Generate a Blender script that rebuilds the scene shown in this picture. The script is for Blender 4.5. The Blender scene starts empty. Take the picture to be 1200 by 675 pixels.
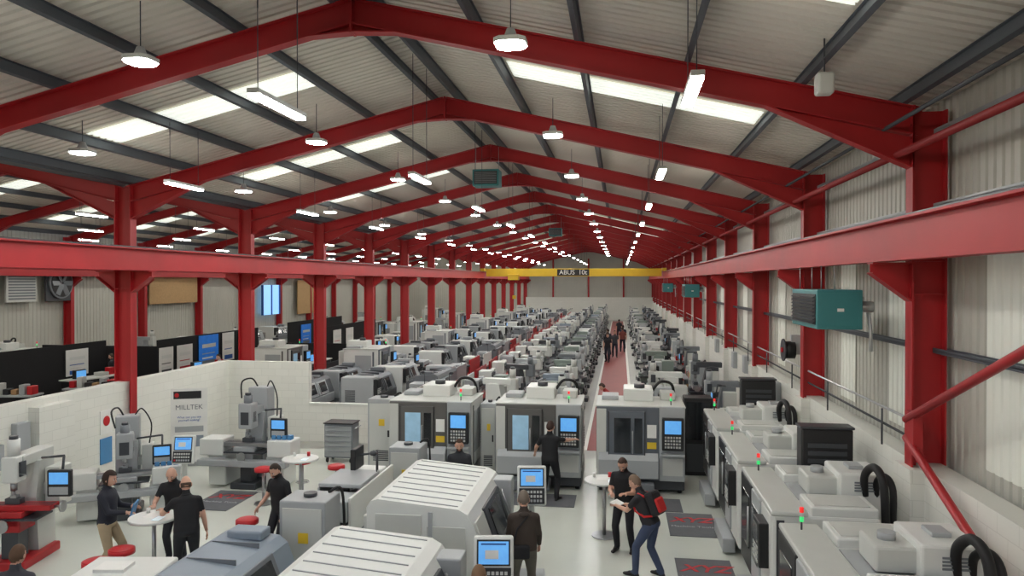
import bpy, bmesh, math, random
from mathutils import Vector, Matrix
random.seed(7)
V=Vector
# ------------------------------------------------------------------ materials
def s2l(c):
    c=c/255.0
    return c/12.92 if c<=0.04045 else ((c+0.055)/1.055)**2.4
def lin(rgb): return tuple(s2l(c) for c in rgb)+(1.0,)
def M(name,rgb,rough=0.5,metal=0.0,var=0.10,scale=2.5,bump=0.0,es=0.0,spec=0.5,bscale=None,samp=False):
    m=bpy.data.materials.new(name); m.use_nodes=True
    nt=m.node_tree; bs=nt.nodes['Principled BSDF']
    col=lin(rgb)
    bs.inputs['Roughness'].default_value=rough
    bs.inputs['Metallic'].default_value=metal
    bs.inputs['Specular IOR Level'].default_value=spec
    tc=nt.nodes.new('ShaderNodeTexCoord')
    no=nt.nodes.new('ShaderNodeTexNoise'); no.inputs['Scale'].default_value=scale; no.inputs['Detail'].default_value=4
    nt.links.new(tc.outputs['Object'],no.inputs['Vector'])
    mx=nt.nodes.new('ShaderNodeMix'); mx.data_type='RGBA'
    mx.inputs[6].default_value=tuple(c*(1-var) for c in col[:3])+(1,)
    mx.inputs[7].default_value=tuple(min(1,c*(1+var)) for c in col[:3])+(1,)
    nt.links.new(no.outputs['Fac'],mx.inputs[0])
    nt.links.new(mx.outputs[2],bs.inputs['Base Color'])
    if bump>0:
        bp=nt.nodes.new('ShaderNodeBump'); bp.inputs['Strength'].default_value=bump
        n2=nt.nodes.new('ShaderNodeTexNoise'); n2.inputs['Scale'].default_value=bscale or 40
        nt.links.new(tc.outputs['Object'],n2.inputs['Vector'])
        nt.links.new(n2.outputs['Fac'],bp.inputs['Height']); nt.links.new(bp.outputs[0],bs.inputs['Normal'])
    if es>0:
        bs.inputs['Emission Color'].default_value=col; bs.inputs['Emission Strength'].default_value=es
        if not samp: m.cycles.emission_sampling='NONE'
    return m
RED=M('red_steel_paint',(166,27,33),.5,var=.22,scale=1.2)
REDP=M('red_plastic',(185,20,30),.4)
REDM=M('red_machine_paint',(172,28,34),.4)
DRED=M('dark_red_tube',(138,30,32),.5)
ROOF=M('roof_sheet',(216,210,198),.6,var=.14,scale=.5)
CLAD=M('wall_cladding',(186,185,176),.55,var=.12,scale=.5)
CLADL=M('wall_translucent_panel',(222,224,214),.5,var=.06,scale=.8,es=.08)
SKY=M('skylight_sheet',(232,236,226),.5,var=.06,es=.9,samp=True)  # daylight put in as the sheet's own emission, none passes through it
PURL=M('purlin_grey',(84,90,97),.5,metal=.3)
WHITE=M('machine_white',(216,218,214),.34,var=.05)
OFFW=M('machine_offwhite',(194,196,191),.4,var=.06)
LGREY=M('machine_light_grey',(162,166,168),.4,var=.06)
MGREY=M('machine_mid_grey',(112,117,122),.42,var=.08)
BGREY=M('machine_blue_grey',(132,144,156),.4,var=.08)
DGREY=M('machine_dark_grey',(60,63,68),.38,var=.1)
FASC=M('machine_fascia_grey',(88,87,86),.4,var=.1)
BLACK=M('black_plastic',(24,25,28),.45,var=.15)
RUBB=M('black_rubber_hose',(18,18,20),.6)
STEEL=M('bare_steel',(168,170,172),.28,metal=.9,var=.1,scale=8)
ALU=M('duct_aluminium',(190,192,194),.35,metal=.8)
GREEN=M('machine_green_grey',(122,134,127),.5)
TEAL=M('heater_teal',(58,128,132),.45)
YEL=M('crane_yellow',(222,182,40),.45)
YELL=M('label_yellow',(225,190,50),.5)
BLUEM=M('blue_paint',(35,90,165),.45)
BIN=M('blue_bin',(70,130,180),.45)
SCR=M('screen_blue',(85,150,210),.3,es=.8,var=.35,scale=14)
SCRW=M('screen_light',(190,205,215),.3,es=.6,var=.4,scale=20)
WIN=M('machine_window_glass',(30,34,38),.12,spec=.8,var=.2)
WINL=M('machine_window_lit',(140,175,198),.2,es=.3,var=.25,scale=5)
LAMP=M('lamp_emitter',(255,252,244),.5,es=108,var=0,samp=True)
LAMPH=M('highbay_emitter',(250,253,255),.5,es=108,var=0,samp=True)
LRED=M('beacon_red',(230,30,25),.4,es=.6)
LGRN=M('beacon_green',(60,220,120),.4,es=.8)
WOODT=M('osb_board',(176,142,98),.7,var=.25,scale=12)
PAPER=M('poster_white',(228,228,224),.6,var=.05,scale=6)
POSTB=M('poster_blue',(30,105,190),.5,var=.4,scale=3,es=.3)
BLKCL=M('black_drape',(20,20,22),.85,bump=.3,bscale=6)
MATG=M('floor_mat_grey',(96,98,102),.8,var=.15,scale=6)
AISLE=M('aisle_red_paint',(142,58,54),.5,var=.2,scale=2)
LINEW=M('line_white_paint',(225,225,218),.5)
CARD=M('carton_brown',(168,132,92),.8)
FLOOR=M('floor_epoxy',(204,208,199),.24,var=.10,scale=.5,bump=.015,bscale=30)
FLOOR2=M('floor_workshop',(156,156,150),.4,var=.18,scale=.6,bump=.03)
def block_mat():
    m=bpy.data.materials.new('painted_blockwork'); m.use_nodes=True
    nt=m.node_tree; bs=nt.nodes['Principled BSDF']; bs.inputs['Roughness'].default_value=.55
    tc=nt.nodes.new('ShaderNodeTexCoord'); sp=nt.nodes.new('ShaderNodeSeparateXYZ')
    nt.links.new(tc.outputs['Object'],sp.inputs[0])
    ad=nt.nodes.new('ShaderNodeMath'); ad.operation='ADD'
    nt.links.new(sp.outputs[0],ad.inputs[0]); nt.links.new(sp.outputs[1],ad.inputs[1])
    cb=nt.nodes.new('ShaderNodeCombineXYZ'); nt.links.new(ad.outputs[0],cb.inputs[0]); nt.links.new(sp.outputs[2],cb.inputs[1])
    br=nt.nodes.new('ShaderNodeTexBrick'); nt.links.new(cb.outputs[0],br.inputs['Vector'])
    br.inputs['Scale'].default_value=1.0; br.inputs['Brick Width'].default_value=.44; br.inputs['Row Height'].default_value=.22
    br.inputs['Mortar Size'].default_value=.006; br.inputs['Mortar Smooth'].default_value=.3
    br.inputs['Color1'].default_value=lin((226,226,218)); br.inputs['Color2'].default_value=lin((222,222,214)); br.inputs['Mortar'].default_value=lin((210,210,202))
    nt.links.new(br.outputs['Color'],bs.inputs['Base Color'])
    bp=nt.nodes.new('ShaderNodeBump'); bp.inputs['Strength'].default_value=.2; bp.inputs['Distance'].default_value=.01; bp.invert=True
    nt.links.new(br.outputs['Fac'],bp.inputs['Height']); nt.links.new(bp.outputs[0],bs.inputs['Normal'])
    return m
BLOCK=block_mat()

# ------------------------------------------------------------------ builder
_bc={}
def bevbox(sx,sy,sz,bev):
    k=(round(sx,3),round(sy,3),round(sz,3),round(bev,4))
    if k in _bc: return _bc[k]
    bm=bmesh.new(); bmesh.ops.create_cube(bm,size=1)
    for v in bm.verts: v.co=V((v.co.x*sx,v.co.y*sy,v.co.z*sz))
    b=min(bev,.45*min(sx,sy,sz))
    bmesh.ops.bevel(bm,geom=bm.edges[:],offset=b,segments=2,profile=.5,affect='EDGES')
    bm.verts.index_update()
    r=([v.co.copy() for v in bm.verts],[[v.index for v in f.verts] for f in bm.faces]); bm.free()
    _bc[k]=r; return r
class B:
    def __init__(s): s.v=[];s.f=[];s.m=[];s.s=[];s.mats=[]
    def mi(s,mat):
        if mat not in s.mats: s.mats.append(mat)
        return s.mats.index(mat)
    def add(s,vs,fs,mat,smooth=False,X=None):
        o=len(s.v)
        s.v+= [tuple(X@V(p)) for p in vs] if X is not None else [tuple(p) for p in vs]
        k=s.mi(mat)
        for f in fs:
            s.f.append([i+o for i in f]); s.m.append(k); s.s.append(smooth)
    def box(s,x0,x1,y0,y1,z0,z1,mat,bev=0,X=None):
        if x1<x0:x0,x1=x1,x0
        if y1<y0:y0,y1=y1,y0
        if z1<z0:z0,z1=z1,z0
        c=V(((x0+x1)/2,(y0+y1)/2,(z0+z1)/2))
        if bev>0:
            vs,fs=bevbox(x1-x0,y1-y0,z1-z0,bev); s.add([v+c for v in vs],fs,mat,False,X)
        else:
            vs=[(x,y,z) for x in(x0,x1) for y in(y0,y1) for z in(z0,z1)]
            s.add(vs,[(0,1,3,2),(4,6,7,5),(0,4,5,1),(2,3,7,6),(0,2,6,4),(1,5,7,3)],mat,False,X)
    def obox(s,c,ux,uy,uz,hx,hy,hz,mat,bev=0):
        X=Matrix.Translation(V(c))@Matrix((V(ux).normalized(),V(uy).normalized(),V(uz).normalized())).transposed().to_4x4()
        s.box(-hx,hx,-hy,hy,-hz,hz,mat,bev,X)
    def cyl(s,p0,p1,r0,mat,r1=None,seg=14,cap=True,smooth=True):
        p0=V(p0);p1=V(p1); r1=r0 if r1 is None else r1
        d=(p1-p0).normalized(); a=d.orthogonal().normalized(); b=d.cross(a)
        vs=[];n=seg
        for p,r in((p0,r0),(p1,r1)):
            for i in range(n):
                t=2*math.pi*i/n; vs.append(p+a*math.cos(t)*r+b*math.sin(t)*r)
        s.add(vs,[(i,(i+1)%n,n+(i+1)%n,n+i) for i in range(n)],mat,smooth)
        if cap: s.add(vs,[tuple(range(n-1,-1,-1)),tuple(range(n,2*n))],mat,False)
    def tube(s,pts,r,mat,seg=8):
        pts=[V(p) for p in pts]; n=seg; vs=[]; a=None
        for i,p in enumerate(pts):
            d=(pts[min(i+1,len(pts)-1)]-pts[max(i-1,0)]).normalized()
            if a is None: a=d.orthogonal().normalized()
            else: a=(a-d*a.dot(d)).normalized()
            b=d.cross(a); rr=r[i] if isinstance(r,(list,tuple)) else r
            for k in range(n):
                t=2*math.pi*k/n; vs.append(p+a*math.cos(t)*rr+b*math.sin(t)*rr)
        fs=[]
        for i in range(len(pts)-1):
            for k in range(n): fs.append((i*n+k,i*n+(k+1)%n,(i+1)*n+(k+1)%n,(i+1)*n+k))
        fs.append(tuple(range(n-1,-1,-1))); fs.append(tuple(range((len(pts)-1)*n,len(pts)*n)))
        s.add(vs,fs,mat,True)
    def prism(s,pts,axis,a0,a1,mat,X=None):
        n=len(pts)
        def mk(p,a):
            return (a,p[0],p[1]) if axis=='x' else ((p[0],a,p[1]) if axis=='y' else (p[0],p[1],a))
        vs=[mk(p,a0) for p in pts]+[mk(p,a1) for p in pts]
        s.add(vs,[tuple(range(n)),tuple(range(2*n-1,n-1,-1))]+[(i,(i+1)%n,n+(i+1)%n,n+i) for i in range(n)],mat,False,X)
    def ell(s,c,r,mat,seg=14,rings=8,X=None,fn=None):
        c=V(c); vs=[];fs=[]
        if not isinstance(r,(tuple,list)): r=(r,r,r)
        for j in range(rings+1):
            ph=math.pi*j/rings
            for i in range(seg):
                th=2*math.pi*i/seg
                d=V((math.sin(ph)*math.cos(th),math.sin(ph)*math.sin(th),math.cos(ph)))
                p=V((d.x*r[0],d.y*r[1],d.z*r[2]))
                if fn: p=fn(d,p)
                vs.append(c+p)
        for j in range(rings):
            for i in range(seg):
                fs.append((j*seg+i,j*seg+(i+1)%seg,(j+1)*seg+(i+1)%seg,(j+1)*seg+i))
        s.add(vs,fs,mat,True,X)
    def beam(s,p0,p1,depth,width,mat,tf=.018,tw=.012,up=(0,0,1)):
        p0=V(p0);p1=V(p1); d=(p1-p0); L=d.length; d.normalize(); up=V(up); side=d.cross(up).normalized(); u=side.cross(d).normalized()
        c=(p0+p1)/2
        s.obox(c,d,side,u,L/2,tw/2,depth/2,mat)
        for sg in(-1,1): s.obox(c+u*sg*(depth/2-tf/2),d,side,u,L/2,width/2,tf/2,mat)
    def mesh(s,name):
        me=bpy.data.meshes.new(name); me.from_pydata(s.v,[],s.f)
        for m in s.mats: me.materials.append(m)
        me.polygons.foreach_set('material_index',s.m); me.polygons.foreach_set('use_smooth',s.s)
        bm=bmesh.new(); bm.from_mesh(me)
        bmesh.ops.remove_doubles(bm,verts=bm.verts,dist=1e-5)
        bmesh.ops.recalc_face_normals(bm,faces=bm.faces); bm.to_mesh(me); bm.free(); me.update()
        return me
def put(me,name,x=0,y=0,rz=0,z=0,sc=1,parent=None):
    o=bpy.data.objects.new(name,me); bpy.context.scene.collection.objects.link(o)
    o.location=(x,y,z); o.rotation_euler=(0,0,math.radians(rz)); 
    o.scale=(sc,sc,sc) if not isinstance(sc,tuple) else sc
    if parent: o.parent=parent
    return o
def text(body,name,size,mat,loc,rot,parent=None,ext=.002,align='CENTER',shear=0):
    c=bpy.data.curves.new(name,'FONT'); c.body=body; c.size=size; c.extrude=ext; c.align_x=align; c.align_y='CENTER'; c.shear=shear
    c.materials.append(mat); o=bpy.data.objects.new(name,c); bpy.context.scene.collection.objects.link(o)
    o.location=loc; o.rotation_euler=rot
    if parent: o.parent=parent
    return o

# ------------------------------------------------------------------ hall
H=4.88
XR,XL,XW=4.1,-12.1,-28.3
HS=8.1
RID=[-4.0,-20.2]
Y0=10.77; FR=[Y0+6*i for i in range(-1,15)]
YEND=FR[-1]+.1
ZE,ZA=7.2,9.13
def roofz(x):
    r=-4.0 if x>XL else -20.2
    return ZA-(ZA-ZE)*abs(x-r)/HS
def corr(name,o,da,la,db,lb,nrm,pitch,dep,mat):
    da=V(da).normalized();db=V(db).normalized();nrm=V(nrm).normalized();o=V(o)
    prof=[];n=int(lb/pitch)
    for i in range(n):
        t=i*pitch
        prof+=[(t,0),(t+pitch*.62,0),(t+pitch*.72,dep),(t+pitch*.9,dep)]
    prof.append((n*pitch,0)); 
    vs=[]
    for t,h in prof: 
        p=o+db*t+nrm*h; vs.append(p); vs.append(p+da*la)
    me=bpy.data.meshes.new(name); me.from_pydata([tuple(v) for v in vs],[],[(2*i,2*i+1,2*i+3,2*i+2) for i in range(len(prof)-1)]); me.materials.append(mat)
    return put(me,name)
YS=1.0
SH=.24
for bi,(r,name) in enumerate(((RID[0],'main'),(RID[1],'side'))):
    for sg in(-1,1):
        hs=8.45 if (r>-10 and sg>0) else 8.2
        sl=V((sg*hs,0,-(ZA-ZE)*hs/HS)); L=sl.length
        nm='ceiling_'+name+('_east' if sg>0 else '_west')
        corr(nm,(r,YS,ZA+SH),sl,L,(0,1,0),YEND-YS,(0,0,1),.2,.035,ROOF)
        b=B()
        for off in(.3,1.85,3.4,4.95,6.5,7.8):
            x=r+sg*off; z=roofz(x)+.1
            b.beam((x,YS,z),(x,YEND,z),.2,.075,PURL,tf=.012,tw=.012,up=(sg*.23,0,1))
        put(b.mesh('purlins'),'trim_roof_purlins')
        b=B()
        for i,fy in enumerate(FR[:-1]):
            y0=fy+2.55; y1=y0+1.0
            n=5; prof=[]
            for k in range(n):
                t=y0+k*.2; prof+=[(t,0),(t+.124,0),(t+.144,.035),(t+.18,.035)]
            prof.append((y1,0)); vs=[]
            for t,h in prof:
                for off in(1.95,6.45):
                    x=r+sg*off; vs.append((x,t,roofz(x)+SH-.03+h))
            b.add(vs,[(2*j,2*j+1,2*j+3,2*j+2) for j in range(len(prof)-1)],SKY)
        put(b.mesh('skylight_panels'),'window_skylight_%s'%('east' if sg>0 else 'west'))
# portal frame
b=B()
def column(b,x,top):
    b.beam((x,0,0),(x,0,top),.44,.24,RED,tf=.025,tw=.016,up=(1,0,0))
    b.box(x-.27,x+.27,-.17,.17,0,.03,RED)
    for z in(4.7,5.15,5.75): b.box(x-.2,x+.2,-.11,.11,z,z+.015,RED)
for x in(XR,XL,XW): column(b,x,ZE-.02)
for r in RID:
    for sg in(-1,1):
        e=r+sg*HS
        p0=V((e-sg*.1,0,ZE-.19+.02)); p1=V((r,0,ZA-.19))
        b.beam(p0,p1,.38,.2,RED,tf=.022,tw=.014,up=(0,0,1))
        sl=(ZA-ZE)/HS
        xa=e-sg*.2; xb=e-sg*2.1
        za=ZE-.36; zb=ZE+sl*2.1-.38
        b.prism([(xa,za),(xb,zb),(xa,za-.42)],'y',-.008,.008,RED)
        d=V((xa-xb,0,za-.42-zb)); 
        b.obox(V(((xa+xb)/2,0,(za-.42+zb)/2)),d,(0,1,0),d.cross(V((0,1,0))),d.length/2,.1,.011,RED)
        b.box(xa-.015,xa+.015,-.12,.12,za-.44,ZE+.05,RED)
        for k in range(5):
            for yy in(-.07,.07): b.cyl((xa-sg*.03,yy,za-.36+k*.17),(xa-sg*.015,yy,za-.36+k*.17),.018,DRED,seg=6)
        b.prism([(r,ZA-.37),(r+sg*.7,ZA-.37-sl*.7),(r,ZA-.5)],'y',-.008,.008,RED)
        xq=r+sg*.7; d=V((r-xq,0,(ZA-.5)-(ZA-.37-sl*.7)))
        b.obox(V(((r+xq)/2,0,(ZA-.5+ZA-.37-sl*.7)/2)),d,(0,1,0),d.cross(V((0,1,0))),d.length/2,.1,.01,RED)
        x1=e-sg*.22; x2=e-sg*.72
        b.prism([(x1,5.14),(x2,5.14),(x2,5.0),(x1,4.62)],'y',-.01,.01,RED)
        b.box(min(x1,x2),max(x1,x2),-.12,.12,5.12,5.14,RED)
        d=V((x2-x1,0,5.0-4.62)); b.obox(V(((x1+x2)/2,0,4.81)),d,(0,1,0),d.cross(V((0,1,0))),d.length/2,.12,.01,RED)
    b.box(r-.02,r+.02,-.11,.11,ZA-.52,ZA,RED)
fm=b.mesh('portal_frame')
for y in FR: put(fm,'steel_portal_frame',0,y)
b=B()
b.beam((0,YS,5.42),(0,YEND-.3,5.42),.54,.26,RED,tf=.03,tw=.016)
b.box(-.04,.04,YS,YEND-.3,5.69,5.73,DGREY)
cm=b.mesh('crane_runway_beam')
for x in(3.56,-11.56,-12.64,-27.76): put(cm,'crane_runway_beam',x,0)
b=B(); b.prism([(-12.35,7.42),(-12.25,7.28),(-11.95,7.28),(-11.85,7.42),(-11.83,7.4),(-11.93,7.25),(-12.27,7.25),(-12.37,7.4)],'y',YS,YEND,PURL); put(b.mesh('gutter'),'trim_valley_gutter')
# yellow bridge crane
b=B(); yc=63
b.box(-11.4,3.4,yc-.2,yc+.2,5.32,5.98,YEL,.01)
for x in(-11.56,3.56): b.box(x-.17,x+.17,yc-1.2,yc+1.2,5.76,6.0,YEL,.02)
b.box(-9.5,-8.6,yc-.5,yc+.5,5.0,5.5,YEL,.03); b.cyl((-9,yc,5.0),(-9,yc,3.6),.02,BLACK); b.box(-9.15,-8.85,yc-.1,yc+.1,3.4,3.7,YEL,.03)
b.box(-5.3,-2.6,yc-.215,yc-.2,5.38,5.92,BLACK)
cr=put(b.mesh('bridge_crane'),'overhead_bridge_crane')
text('ABUS  10t','crane_lettering',.55,PAPER,(-3.95,yc-.23,5.65),(math.pi/2,0,0),cr,ext=.01)
# walls
corr('wall_east',(XR+.3,YS,2.3),(0,0,1),5.2,(0,1,0),YEND-YS,(1,0,0),.2,.03,CLAD)
b=B()
for i in range(len(FR)-1):
    for dy in(1.3,4.0):
        y=FR[i]+dy; vs=[];prof=[]
        for k in range(5):
            t=y+k*.2; prof+=[(t,0),(t+.124,0),(t+.144,-.02),(t+.18,-.02)]
        for t,h in prof: vs+=[(XR+.285-h,t,2.6),(XR+.285-h,t,5.2)]
        b.add(vs,[(2*j,2*j+1,2*j+3,2*j+2) for j in range(len(prof)-1)],CLADL)
put(b.mesh('translucent'),'window_wall_panels')
b=B()
for z in(3.95,5.9,6.9): b.beam((XR+.16,YS,z),(XR+.16,YEND,z),.15,.07,PURL if z<5 else LGREY,up=(1,0,0))
put(b.mesh('girts'),'trim_wall_girts')
b=B()
b.box(3.98,4.3,YS,YEND,0,2.42,BLOCK)
put(b.mesh('bw'),'wall_east_blockwork')
b=B()
for y in FR: b.box(3.8,3.985,y-.3,y+.3,0,2.38,BLOCK)
put(b.mesh('piers'),'trim_wall_piers')
corr('wall_west',(XW-.3,YS,0),(0,0,1),7.4,(0,1,0),YEND-YS,(-1,0,0),.25,.03,CLAD)
b=B()
for r in RID:
    for i in range(81):
        x0=r-8.1+i*.2; vs=[]
        for (dx,dy) in((0,0),(.13,0),(.15,.03),(.19,.03),(.2,0)):
            x=x0+dx; vs+=[(x,YEND+dy,0),(x,YEND+dy,roofz(x)+.25)]
        b.add(vs,[(2*j,2*j+1,2*j+3,2*j+2) for j in range(4)],CLAD)
put(b.mesh('gable'),'wall_north')
b=B()
b.box(-12.0,4.0,YEND-.25,YEND-.05,0,2.9,BLOCK)
for x in(-8.5,-4.0,.4): b.box(x-.1,x+.1,YEND-.3,YEND-.05,2.9,7.8,RED)
b.box(-6.2,-4.6,YEND-.27,YEND-.24,5.6,6.4,WOODT)
put(b.mesh('gb'),'wall_north_blockwork')
b=B(); b.box(-29,4.5,-3,YEND+.2,-.1,0,FLOOR2); put(b.mesh('floor'),'floor')
b=B(); b.box(-12.0,3.98,-2,20.5,0,.004,FLOOR); put(b.mesh('floor_epoxy'),'floor_showroom')
b=B(); b.box(-.95,.35,21.5,92,0.0,.006,AISLE); b.box(-1.06,-.95,21.5,92,0,.007,LINEW); b.box(.35,.47,21.5,92,0,.007,LINEW)
put(b.mesh('aisle'),'floor_aisle_marking')
b=B(); b.box(-12.32,-12.0,7,21.5,0,2.42,BLOCK); b.box(-12.32,-9.4,21.5,21.7,0,2.42,BLOCK)
b.box(-12.0,-11.75,13.6,14.6,0,2.3,BLOCK)
put(b.mesh('iw'),'wall_showroom_partition')
b=B(); b.box(-9.4,-6.4,21.5,21.65,0,1.15,BLOCK,0); b.box(-9.4,-6.4,21.47,21.68,1.15,1.18,WHITE); put(b.mesh('lw'),'wall_low_partition')
b=B()
def tb(p,q,r=.055,m=DRED): b.cyl(p,q,r,m,seg=10)
tb((3.82,Y0-.1,3.02),(3.82,Y0-6,5.4),.055,RED); tb((3.82,Y0-.1,2.78),(3.82,Y0-6,.55),.055,RED)
b.box(3.8,3.92,Y0-.4,Y0-.1,2.6,3.15,RED)
put(b.mesh('brace'),'trim_wall_bracing')
b=B(); b.cyl((3.72,YS,6.6),(3.72,YEND-.3,6.6),.05,DRED,seg=10); b.cyl((3.55,YS,6.95),(3.55,YEND-.3,6.95),.028,DGREY,seg=8)
put(b.mesh('ties'),'trim_eaves_ties')
b=B()
b.cyl((4.02,Y0,2.95),(4.02,YEND-1,2.95),.02,ALU,seg=8); b.cyl((4.02,Y0,2.7),(4.02,YEND-1,2.7),.02,DGREY,seg=8)
for y in range(12,90,3): b.cyl((3.95,y,2.4),(3.95,y,2.95),.015,DGREY,seg=6)
for y,z in((19.3,1.8),(24,2.0),(26.3,1.9),(31,2)): b.box(3.84,3.98,y,y+.45,z,z+.55,LGREY,.02)
put(b.mesh('pipes'),'wall_service_pipes')
b=B(); b.cyl((3.75,0,0),(3.98,0,0),.2,BLACK,seg=24); b.cyl((3.72,0,0),(3.75,0,0),.26,DGREY,seg=24); b.cyl((3.68,0,0),(3.72,0,0),.06,REDP)
b.box(3.9,4.1,-.06,.06,-.1,.35,LGREY); put(b.mesh('reel'),'wall_hose_reel',0,17.9,0,3.3)

# ------------------------------------------------------------------ lamps
b=B()
b.box(-.07,.07,-.62,.62,.0,.06,OFFW,.01); b.box(-.06,.06,-.6,.6,-.03,.0,LAMP)
for y in(-.5,.5): b.cyl((0,y,.05),(0,y,.95),.006,DGREY,seg=5)
LB=b.mesh('batten')
b=B()
b.prism([(-.2,-.12),(-.12,-.2),(.12,-.2),(.2,-.12),(.2,.12),(.12,.2),(-.12,.2),(-.2,.12)],'z',0,.06,OFFW)
b.cyl((0,0,.06),(0,0,.2),.1,LGREY,r1=.05); b.cyl((0,0,.2),(0,0,.4),.008,DGREY,seg=5)
b.prism([(-.18,-.1),(-.1,-.18),(.1,-.18),(.18,-.1),(.18,.1),(.1,.18),(-.1,.18),(-.18,.1)],'z',-.02,0,LAMPH)
HB=b.mesh('highbay')
wb=B()
def lamp(me,name,x,y,z,two):
    put(me,name,x,y,0,z)
    zt=roofz(x)+.1; zs=z+(.95 if two else .38)
    if zt>zs+.05:
        for dy in((-.5,.5) if two else (0,)): wb.cyl((x,y+dy,zs),(x,y+dy,zt),.008,DGREY,seg=4,cap=False)
for k in range(14):
    for x in(.75,-3.9,-8.9): lamp(LB,'linear_pendant_light',x,8.1+6.1*k,6.9 if x>-8 else 6.85,True)
    for x in(-1.36,-6.4): lamp(HB,'high_bay_light',x,9.2+5.85*k,7.84,False)
    lamp(HB,'high_bay_light',-9.8,12.4+5.9*k,7.25,False)
    for x in(-15.5,-20.2,-25): lamp(LB,'linear_pendant_light',x,14+6*k,6.85,True)
put(wb.mesh('lamp_wires'),'lamp_suspension_wires')

# ------------------------------------------------------------------ machines
def louv(b,axis,pos,a0,a1,z0,z1,n,mat=DGREY):
    for i in range(n):
        z=z0+(z1-z0)*(i+.5)/n; h=(z1-z0)/n*.28
        if axis=='x': b.box(pos-.006,pos+.006,a0,a1,z-h,z+h,mat)
        else: b.box(a0,a1,pos-.006,pos+.006,z-h,z+h,mat)
def feet(b,xs,ys,h=.08):
    for x in xs:
        for y in ys: b.cyl((x,y,0),(x,y,h),.05,BLACK,seg=10)
def beacon(b,x,y,z):
    b.cyl((x,y,z),(x,y,z+.1),.012,DGREY,seg=8); b.cyl((x,y,z+.1),(x,y,z+.16),.025,LGRN,seg=10); b.cyl((x,y,z+.16),(x,y,z+.21),.025,OFFW,seg=10); b.cyl((x,y,z+.21),(x,y,z+.27),.025,LRED,seg=10)
def control(b,x0,x1,y,z0,z1,scr=SCR):
    b.box(x0,x1,y-.14,y,z0,z1,BLACK,.015)
    w=x1-x0;h=z1-z0
    b.box(x0+.12*w,x1-.12*w,y-.146,y-.138,z0+.52*h,z0+.93*h,scr)
    for i in range(6):
        for j in range(4):
            xx=x0+w*(.12+.13*i); zz=z0+h*(.08+.1*j)
            b.box(xx,xx+w*.09,y-.15,y-.14,zz,zz+h*.06,OFFW if (i+j)%3 else LGREY)
def hose(b,pts,r=.05):
    P=[V(p) for p in pts]; out=[]
    n=len(P)
    for i in range(n-1):
        p0=P[max(i-1,0)];p1=P[i];p2=P[i+1];p3=P[min(i+2,n-1)]
        for k in range(6):
            t=k/6; out.append(.5*((2*p1)+(-p0+p2)*t+(2*p0-5*p1+4*p2-p3)*t*t+(-p0+3*p1-3*p2+p3)*t**3))
    out.append(P[-1]); b.tube(out,r,RUBB,seg=8)
def vmc_a(litwin=True,fas=FASC):
    b=B()
    feet(b,(-.9,.9),(-.6,.8))
    b.box(-1,1,-.72,.9,.08,.5,DGREY,.02)
    b.box(-1,1,-.8,.7,.42,1.98,WHITE,.03)
    b.box(-1.0,.42,-.86,-.79,.32,2.0,fas,.02)
    b.box(-1.0,-.78,-.868,-.858,.4,1.95,OFFW,.003)
    b.prism([(-.86,.35),(-1.0,.4),(-1.0,.8),(-.86,.95)],'x',-.95,.4,LGREY)
    b.box(-.72,.1,-.9,-.85,.62,1.9,fas,.015); b.box(-.60,-.22,-.91,-.895,.95,1.75,WINL if litwin else WIN,.004)
    b.box(-.73,-.715,-.905,-.85,.62,1.9,BLACK); b.box(.09,.105,-.905,-.85,.62,1.9,BLACK)
    b.box(-.14,.04,-.91,-.895,.95,1.75,WIN,.004)
    b.cyl((-.18,-.95,.95),(-.18,-.95,1.45),.014,STEEL); 
    for z in(.95,1.45): b.cyl((-.18,-.95,z),(-.18,-.89,z),.012,STEEL,seg=8)
    b.box(.42,1.0,-.88,-.79,.32,2.02,LGREY,.02)
    control(b,.48,.96,-.87,1.05,1.78,SCR)
    b.box(.46,.98,-1.08,-.87,.93,.98,LGREY,.01)
    b.box(.15,.36,-.87,-.858,1.3,1.6,PAPER); b.box(.15,.36,-.87,-.858,1.05,1.2,YELL)
    b.box(.5,.95,-.885,-.878,.45,.85,OFFW,.005)
    b.box(-.6,.3,-1.15,-.8,.06,.3,MGREY,.02)
    b.box(-1.02,1.02,-.82,.72,1.98,2.02,OFFW,.01)
    b.box(-.38,.32,-.1,.8,2.0,2.3,WHITE,.03); b.cyl((0,.2,2.3),(0,.2,2.4),.13,DGREY); b.box(-.9,-.5,0,.6,2.02,2.12,LGREY,.02)
    b.box(.5,.85,.1,.65,2.02,2.2,OFFW,.02)
    hose(b,[(.32,.4,2.2),(.5,.4,2.42),(.78,.5,2.36),(.85,.7,2.0),(.8,.9,1.5)],.035)
    b.box(-.75,.85,.7,1.0,.35,1.9,OFFW,.02)
    for xx,s in((-1.0,-1),(1.0,1)):
        b.box(xx-.012,xx+.012,-.5,.2,.75,1.75,LGREY,.004); louv(b,'x',xx+s*.015,.3,.6,.8,1.3,8)
        b.box(xx-.014,xx+.014,-.62,-.55,.5,1.9,fas)
    beacon(b,.7,-.6,2.02)
    return b.mesh('vmc_a')
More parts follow.
